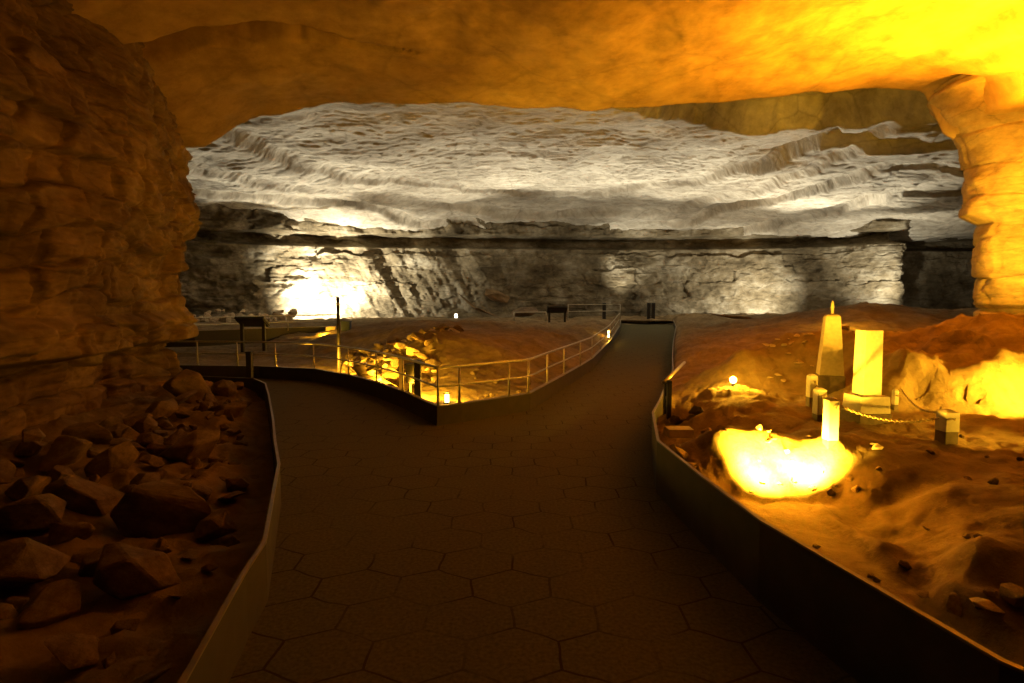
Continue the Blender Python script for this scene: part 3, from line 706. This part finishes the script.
marker(m2, .10, .33, .07, 'small marker post just behind the glaring white one')
marker(m3, .085, .34, .10, 'small marker post beside the foot of the obelisk')
marker(m4, .125, .28, .11, 'square yellow marker post standing alone right of the tall shaft')
marker(m5, .05, .20, .04, 'small dim marker post behind the tall square shaft')
def chain(a, b, sag, label):
    n = int((b - a).length / .028); bm = bmesh.new()
    for i in range(n):
        t = (i + .5) / n; c = a.lerp(b, t); c.z -= sag * 4 * t * (1 - t)
        t2 = t + .01; c2 = a.lerp(b, t2); c2.z -= sag * 4 * t2 * (1 - t2); d = (c2 - c).normalized()
        side = d.cross(Vector((0, 0, 1))).normalized() if i % 2 else d.cross(d.cross(Vector((0, 0, 1)))).normalized()
        ring = [c + d * .019 * math.cos(k * math.pi / 4) + side * .010 * math.sin(k * math.pi / 4) for k in range(8)]
        tube(bm, ring + ring[:1], .0042, 5, False)
    o = link_mesh('chain', to_mesh(bm, 'chain'), M['chain'], None, True); tag(o, label, 'chain', 'chains between the marker posts')
Z_ = Vector((0, 0, 1))
chain(m1 + Z_ * .30 + Vector((.07, 0, 0)), m4 + Z_ * .22 + Vector((-.08, 0, 0)), .07, 'long sagging chain from the white marker to the lone square marker')
chain(m1 + Z_ * .30 + Vector((0, .07, 0)), m2 + Z_ * .28 + Vector((0, -.07, 0)), .05, 'short chain between the two foremost marker posts')
chain(m2 + Z_ * .28 + Vector((0, .07, 0)), m3 + Z_ * .28 + Vector((0, -.07, 0)), .05, 'short chain leading to the marker by the obelisk')
chain(m4 + Z_ * .26 + Vector((0, .09, 0)), m5 + Z_ * .22 + Vector((.03, -.05, 0)), .08, 'chain running back from the lone square marker behind the shaft')

# ------------------------------------------------------------------ railings
def railing(name, label, base, rail_h, mid_h, posts, r=.016, mat='rail'):
    """base: 3D polyline of the kerb top; posts: indexes or points"""
    o = empty(name, base[0], label, 'railing'); off = base[0]
    def lift(pts, h): return [p - off + Vector((0, 0, h)) for p in pts]
    bd = dense(base, 5)
    mesh_tube('top_rail', lift(bd, rail_h), r * 1.15, M[mat], o)
    if mid_h: mesh_tube('middle_rail', lift(bd, mid_h), r * .9, M[mat], o)
    for p in posts:
        q = p - off; mesh_tube('post', [q + Vector((0, 0, -.0)), q + Vector((0, 0, rail_h))], r, M[mat], o, 8)
        mesh_box('post_plate', q + Vector((0, 0, .006)), (.05, .05, .012), M[mat], o)
    return o
def inset(pts, k): return [p.copy() for p in pts]
posts_l = [U(px, py, .27) for px, py in ((196.6, 365.2), (236.5, 365.6), (274.6, 366.4), (313, 368.6), (347.7, 374.6), (375.6, 381.7), (402, 391))]
sh = Vector((0.01, .03, 0))
railing('railing', 'steel two-rail railing curving left along the dark kerb', [p + sh for p in [ML[-1].lerp(ML[-2], .6)] + ML[-2::-1]], .52, .26, [p + sh for p in posts_l] + [ML[0] + sh])
pr = []
for px, py in ((461.5, 403.3), (511, 396), (530.4, 393), (549, 383), (565.5, 374), (581.6, 365), (593, 358), (602, 349)): pr.append(U(px, py, .27 if px < 600 else .29))
pr += [U(611, 340, .37), U(615.5, 333, .48), U(620, 325.7, .62)]
sh2 = Vector((-.03, .02, 0))
railing('railing', 'long steel two-rail railing running up the far walkway', [p + sh2 for p in MR], .52, .26, [p + sh2 for p in pr])
# cut-off handrail at the right kerb bend
hp = U(665, 428, .3); hp = Vector((1.88, 6.75, .1))
o = empty('handrail', hp, 'short dark handrail with a pale sloping top bar at right kerb bend', 'handrail')
mesh_box('post', (0, 0, .33), (.05, .07, .62), M['dark_metal'], o, 1, .006)
mesh_box('post', (.06, .35, .33), (.05, .06, .60), M['dark_metal'], o, 1, .006)
a = D(663.5, 382.5, 6.75) - hp; b = D(684.5, 362.5, 8.7) - hp
mesh_tube('top_bar', [a, b], .022, M['rail'], o)
mesh_tube('lower_bar', [D(671, 384, 7.3) - hp, D(669, 391, 7.15) - hp, D(667, 397, 7.0) - hp, D(667.5, 412, 7.0) - hp, D(667, 430, 7.0) - hp], .016, M['rail'], o)
o2 = mesh_box('stone_block', U(679, 432, .33), (.26, .18, .09), M['wood'], None, 1, .01); tag(o2, 'squared pale block resting behind the right kerb bend', 'block')

# far end of the walkway and far railings
def rail_line(name, label, pts, hs, posts, r=.02, mat='rail'):
    o = empty(name, pts[0], label, 'railing')
    for k, h in enumerate(hs): mesh_tube('top_rail' if k == 0 else 'middle_rail', [p - pts[0] + Vector((0, 0, h)) for p in pts], r, M[mat], o, 8)
    for p in posts: mesh_tube('post', [p - pts[0] + Vector((0, 0, -.1)), p - pts[0] + Vector((0, 0, hs[0]))], r * 1.1, M[mat], o, 8)
    return o
A, B, C_, Dp = D(150, 327, 14.5), D(194, 329, 17), D(288, 327, 19.5), D(337, 326, 20.5)
for q in (A, B, C_, Dp): q.z = .75
A.z = .80
rail_line('railing', 'thin rear railing in front of the glaring white wall', [A, B, C_, Dp], (.42, .2), [B, C_, Dp], .018)
# low dark wall behind the rear walkway with its lit end
kerb('trim_5', [Vector((-14, 16.0, .78)), Vector((B.x, 17.05, .78)), Vector((C_.x, 19.55, .76)), Vector((Dp.x, 20.55, .76))], .08, 1, lambda p: 0.3, mat='dark_metal')
kerb('trim_6', [Vector((Dp.x + .02, 19.2, .80)), Vector((Dp.x + .35, 19.2, .80))], .10, 1, lambda p: 0.2, mat='wood')
kerb('trim_7', [D(566, 325, 25) + Vector((0, 0, .05)), D(590, 324, 26.5), D(612, 323, 28)], .08, 1, lambda p: .2)
e1, e2 = D(514, 319, 26), D(546, 319, 27); e1.z = e2.z = .78
rail_line('railing', 'low far railing left of the far exhibit panel', [e1, e2], (.35,), [e1, e2], .03)
f1, f2, f3 = D(568, 318, 29), D(604, 318, 30), D(620, 318, 31)
for q in (f1, f2, f3): q.z = .72
rail_line('railing', 'thin far railing at the end of the walkway', [f1, f2, f3], (.75, .4), [f1, f3], .02)
for px, Y, lab in ((604, 31.5, 'dark post left of the walkway end'), (648.5, 32, 'left one of the pair of dark posts past the walkway end'), (653, 32, 'right one of the pair of dark posts past the walkway end')):
    q = D(px, 322, Y); q.z = .5; t_ = empty('bollard', q, lab, 'post')
    mesh_box('shaft', (0, 0, .45), (.18, .18, 1.1), M['dark_metal'], t_, 1, .015); mesh_box('cap', (0, 0, 1.02), (.22, .22, .05), M['dark_metal'], t_, .8, .01)

# ------------------------------------------------------------------ exhibit panels, poles, boxes
def exhibit(p, wd, dp, h, label):
    o = empty('exhibit_panel', p, label, 'exhibit panel', 'reading panels on two legs')
    rot = Matrix.Rotation(math.radians(-28), 3, 'X')
    mesh_box('board', (0, 0, h), (wd, dp, .07), M['panel'], o, 1, .01, rot)
    mesh_box('board_frame', (0, -.01, h - .05), (wd * .94, dp * .9, .05), M['dark_metal'], o, 1, .005, rot)
    for s in (-1, 1): mesh_box('leg', (s * wd * .38, 0, h / 2 - .1), (.09, .09, h + .1), M['dark_metal'], o, 1, .01)
    return o
q = D(253, 331, 17.0); q.z = hm(q.x, q.y); exhibit(q, .86, .50, 1.07 - q.z, 'dark reading panel silhouetted before the glaring white wall')
q = D(557, 327, 25.0); q.z = hm(q.x, q.y); exhibit(q, .9, .5, 1.3 - q.z, 'dark reading panel near the end of the far railing')
q = D(339.5, 374, 12.2); q.z = hm(q.x, q.y) - .05
o = empty('light_pole', q, 'tall thin dark pole standing before the glaring white wall', 'pole')
ztop = D(339, 297, 12.2).z - q.z
mesh_tube('pole', [(0, 0, 0), (0, 0, ztop)], [.04, .032], M['dark_metal'], o)
mesh_tube('collar', [(0, 0, ztop - .17), (0, 0, ztop - .11)], .038, M['rail'], o)
q = D(346.5, 333, 19); q.z = .45; o = empty('utility_box', q, 'dark blue box beside the thin pole', 'box')
mesh_box('body', (0, 0, .25), (.28, .22, .55), M['blue'], o, 1, .01); mesh_box('lid', (0, 0, .54), (.32, .26, .04), M['blue'], o, 1, .008)
for (px, py, Y, h, wd, lab) in ((250, 378, 9.9, .75, .09, 'dark stub post at the corner of the left kerb'), (418, 398, 8.75, .72, .10, 'thick dark post behind the railing close to its corner'), (401.5, 391, 9.2, .72, .07, 'tan post left of the thick dark post behind the railing')):
    q = D(px, py, Y); q.z = .03; o = empty('stub_post', q, lab, 'post')
    mesh_box('shaft', (0, 0, h / 2), (wd, wd, h), M['dark_metal' if 'dark s' in lab or 'thick dark post behind' in lab and px == 418 else 'wood'], o, 1, .008)
    mesh_box('cap', (0, 0, h + .012), (wd + .02, wd + .02, .024), M['dark_metal'], o, 1, .005)
q = D(410.5, 381, 9.4); q.z = .30; o = empty('junction_box', q, 'dark box mounted between the two posts behind the railing', 'box')
mesh_box('body', (0, 0, .18), (.14, .12, .30), M['dark_metal'], o, 1, .01); mesh_box('lid', (0, 0, .34), (.16, .14, .02), M['dark_metal'], o, 1, .004)
mesh_box('leg', (0, .0, -.08), (.03, .03, .26), M['dark_metal'], o)

# ------------------------------------------------------------------ lamps that show
def bollard_lamp(p, r, h, label, power, col=AMBER, lens='glow'):
    o = empty('ground_lamp', p, label, 'lamp')
    mesh_tube('lamp_base', [(0, 0, -.04), (0, 0, .02)], r * 1.5, M['dark_metal'], o)
    mesh_tube('lens', [(0, 0, .02), (0, 0, h)], r, M[lens], o, 14)
    mesh_tube('lamp_cap', [(0, 0, h), (0, 0, h + .02)], r * 1.25, M['dark_metal'], o)
    L = lamp_light('lamp_light', 'POINT', (p[0], p[1], p[2] + h + .07), power, col, None, size=.03)
    return o
q = U(447, 403, .07); q.z = hm(q.x, q.y); bollard_lamp(q, .035, .15, 'glowing lamp on the ground inside the railing corner', 60)
# star-bright lamp on the mound
q = base_at(733, 387, .55)
o = empty('mound_lamp', q, 'bare bright lamp glaring on the mound left of the obelisk', 'lamp')
mesh_tube('lamp_stem', [(0, 0, -.05), (0, 0, .05)], .02, M['dark_metal'], o)
bm = bmesh.new(); bmesh.ops.create_uvsphere(bm, u_segments=16, v_segments=10, radius=.045, matrix=Matrix.Translation((0, 0, .09)))
link_mesh('bulb', to_mesh(bm, 'bulb'), M['glow'], o, True)
lamp_light('lamp_light', 'POINT', (q.x, q.y, q.z + .15), 110, AMBER, None, size=.03)
# low floods behind the kerb lighting the rock pile, far kerb lamp, rear walkway lamp
for _y, _pw in ((9.2, 260), (10.6, 600), (11.8, 350)):
    _x = float(xML(_y)) + .28; lamp_light('kerb_flood', 'SPOT', (_x, _y, max(hm(_x, _y) + .06, .22)), _pw, AMBER, (_x + 1.6, _y + 1.6, .5), 145, .6, .03)
lamp_light('kerb_flood', 'SPOT', (.05, 8.6, .24), 60, AMBER, (-.2, 9.6, .1), 130, .4, .03)
for _x in (-4.9, -3.7): lamp_light('kerb_flood', 'POINT', (_x, 13.0, hm(_x, 13.0) + .12), 45, AMBER)
q = U(612, 338, .40) + Vector((-.12, 0, 0)); bollard_lamp(q, .03, .25, 'small glowing lamp by the upper railing', 14)
lamp_light('step_light', 'POINT', (Dp.x + .1, 18.7, .62), 40, AMBER)
q = D(456, 306, 30); q.z = .75; o = bollard_lamp(q, .07, .22, 'little white lamp before the far wall left of fallen blocks', 15, WHITE, 'glow_white')
lamp_light('ridge_light', 'POINT', tuple(base_at(836, 318, 1.3) + Vector((0, -.5, .5))), 40, AMBER)
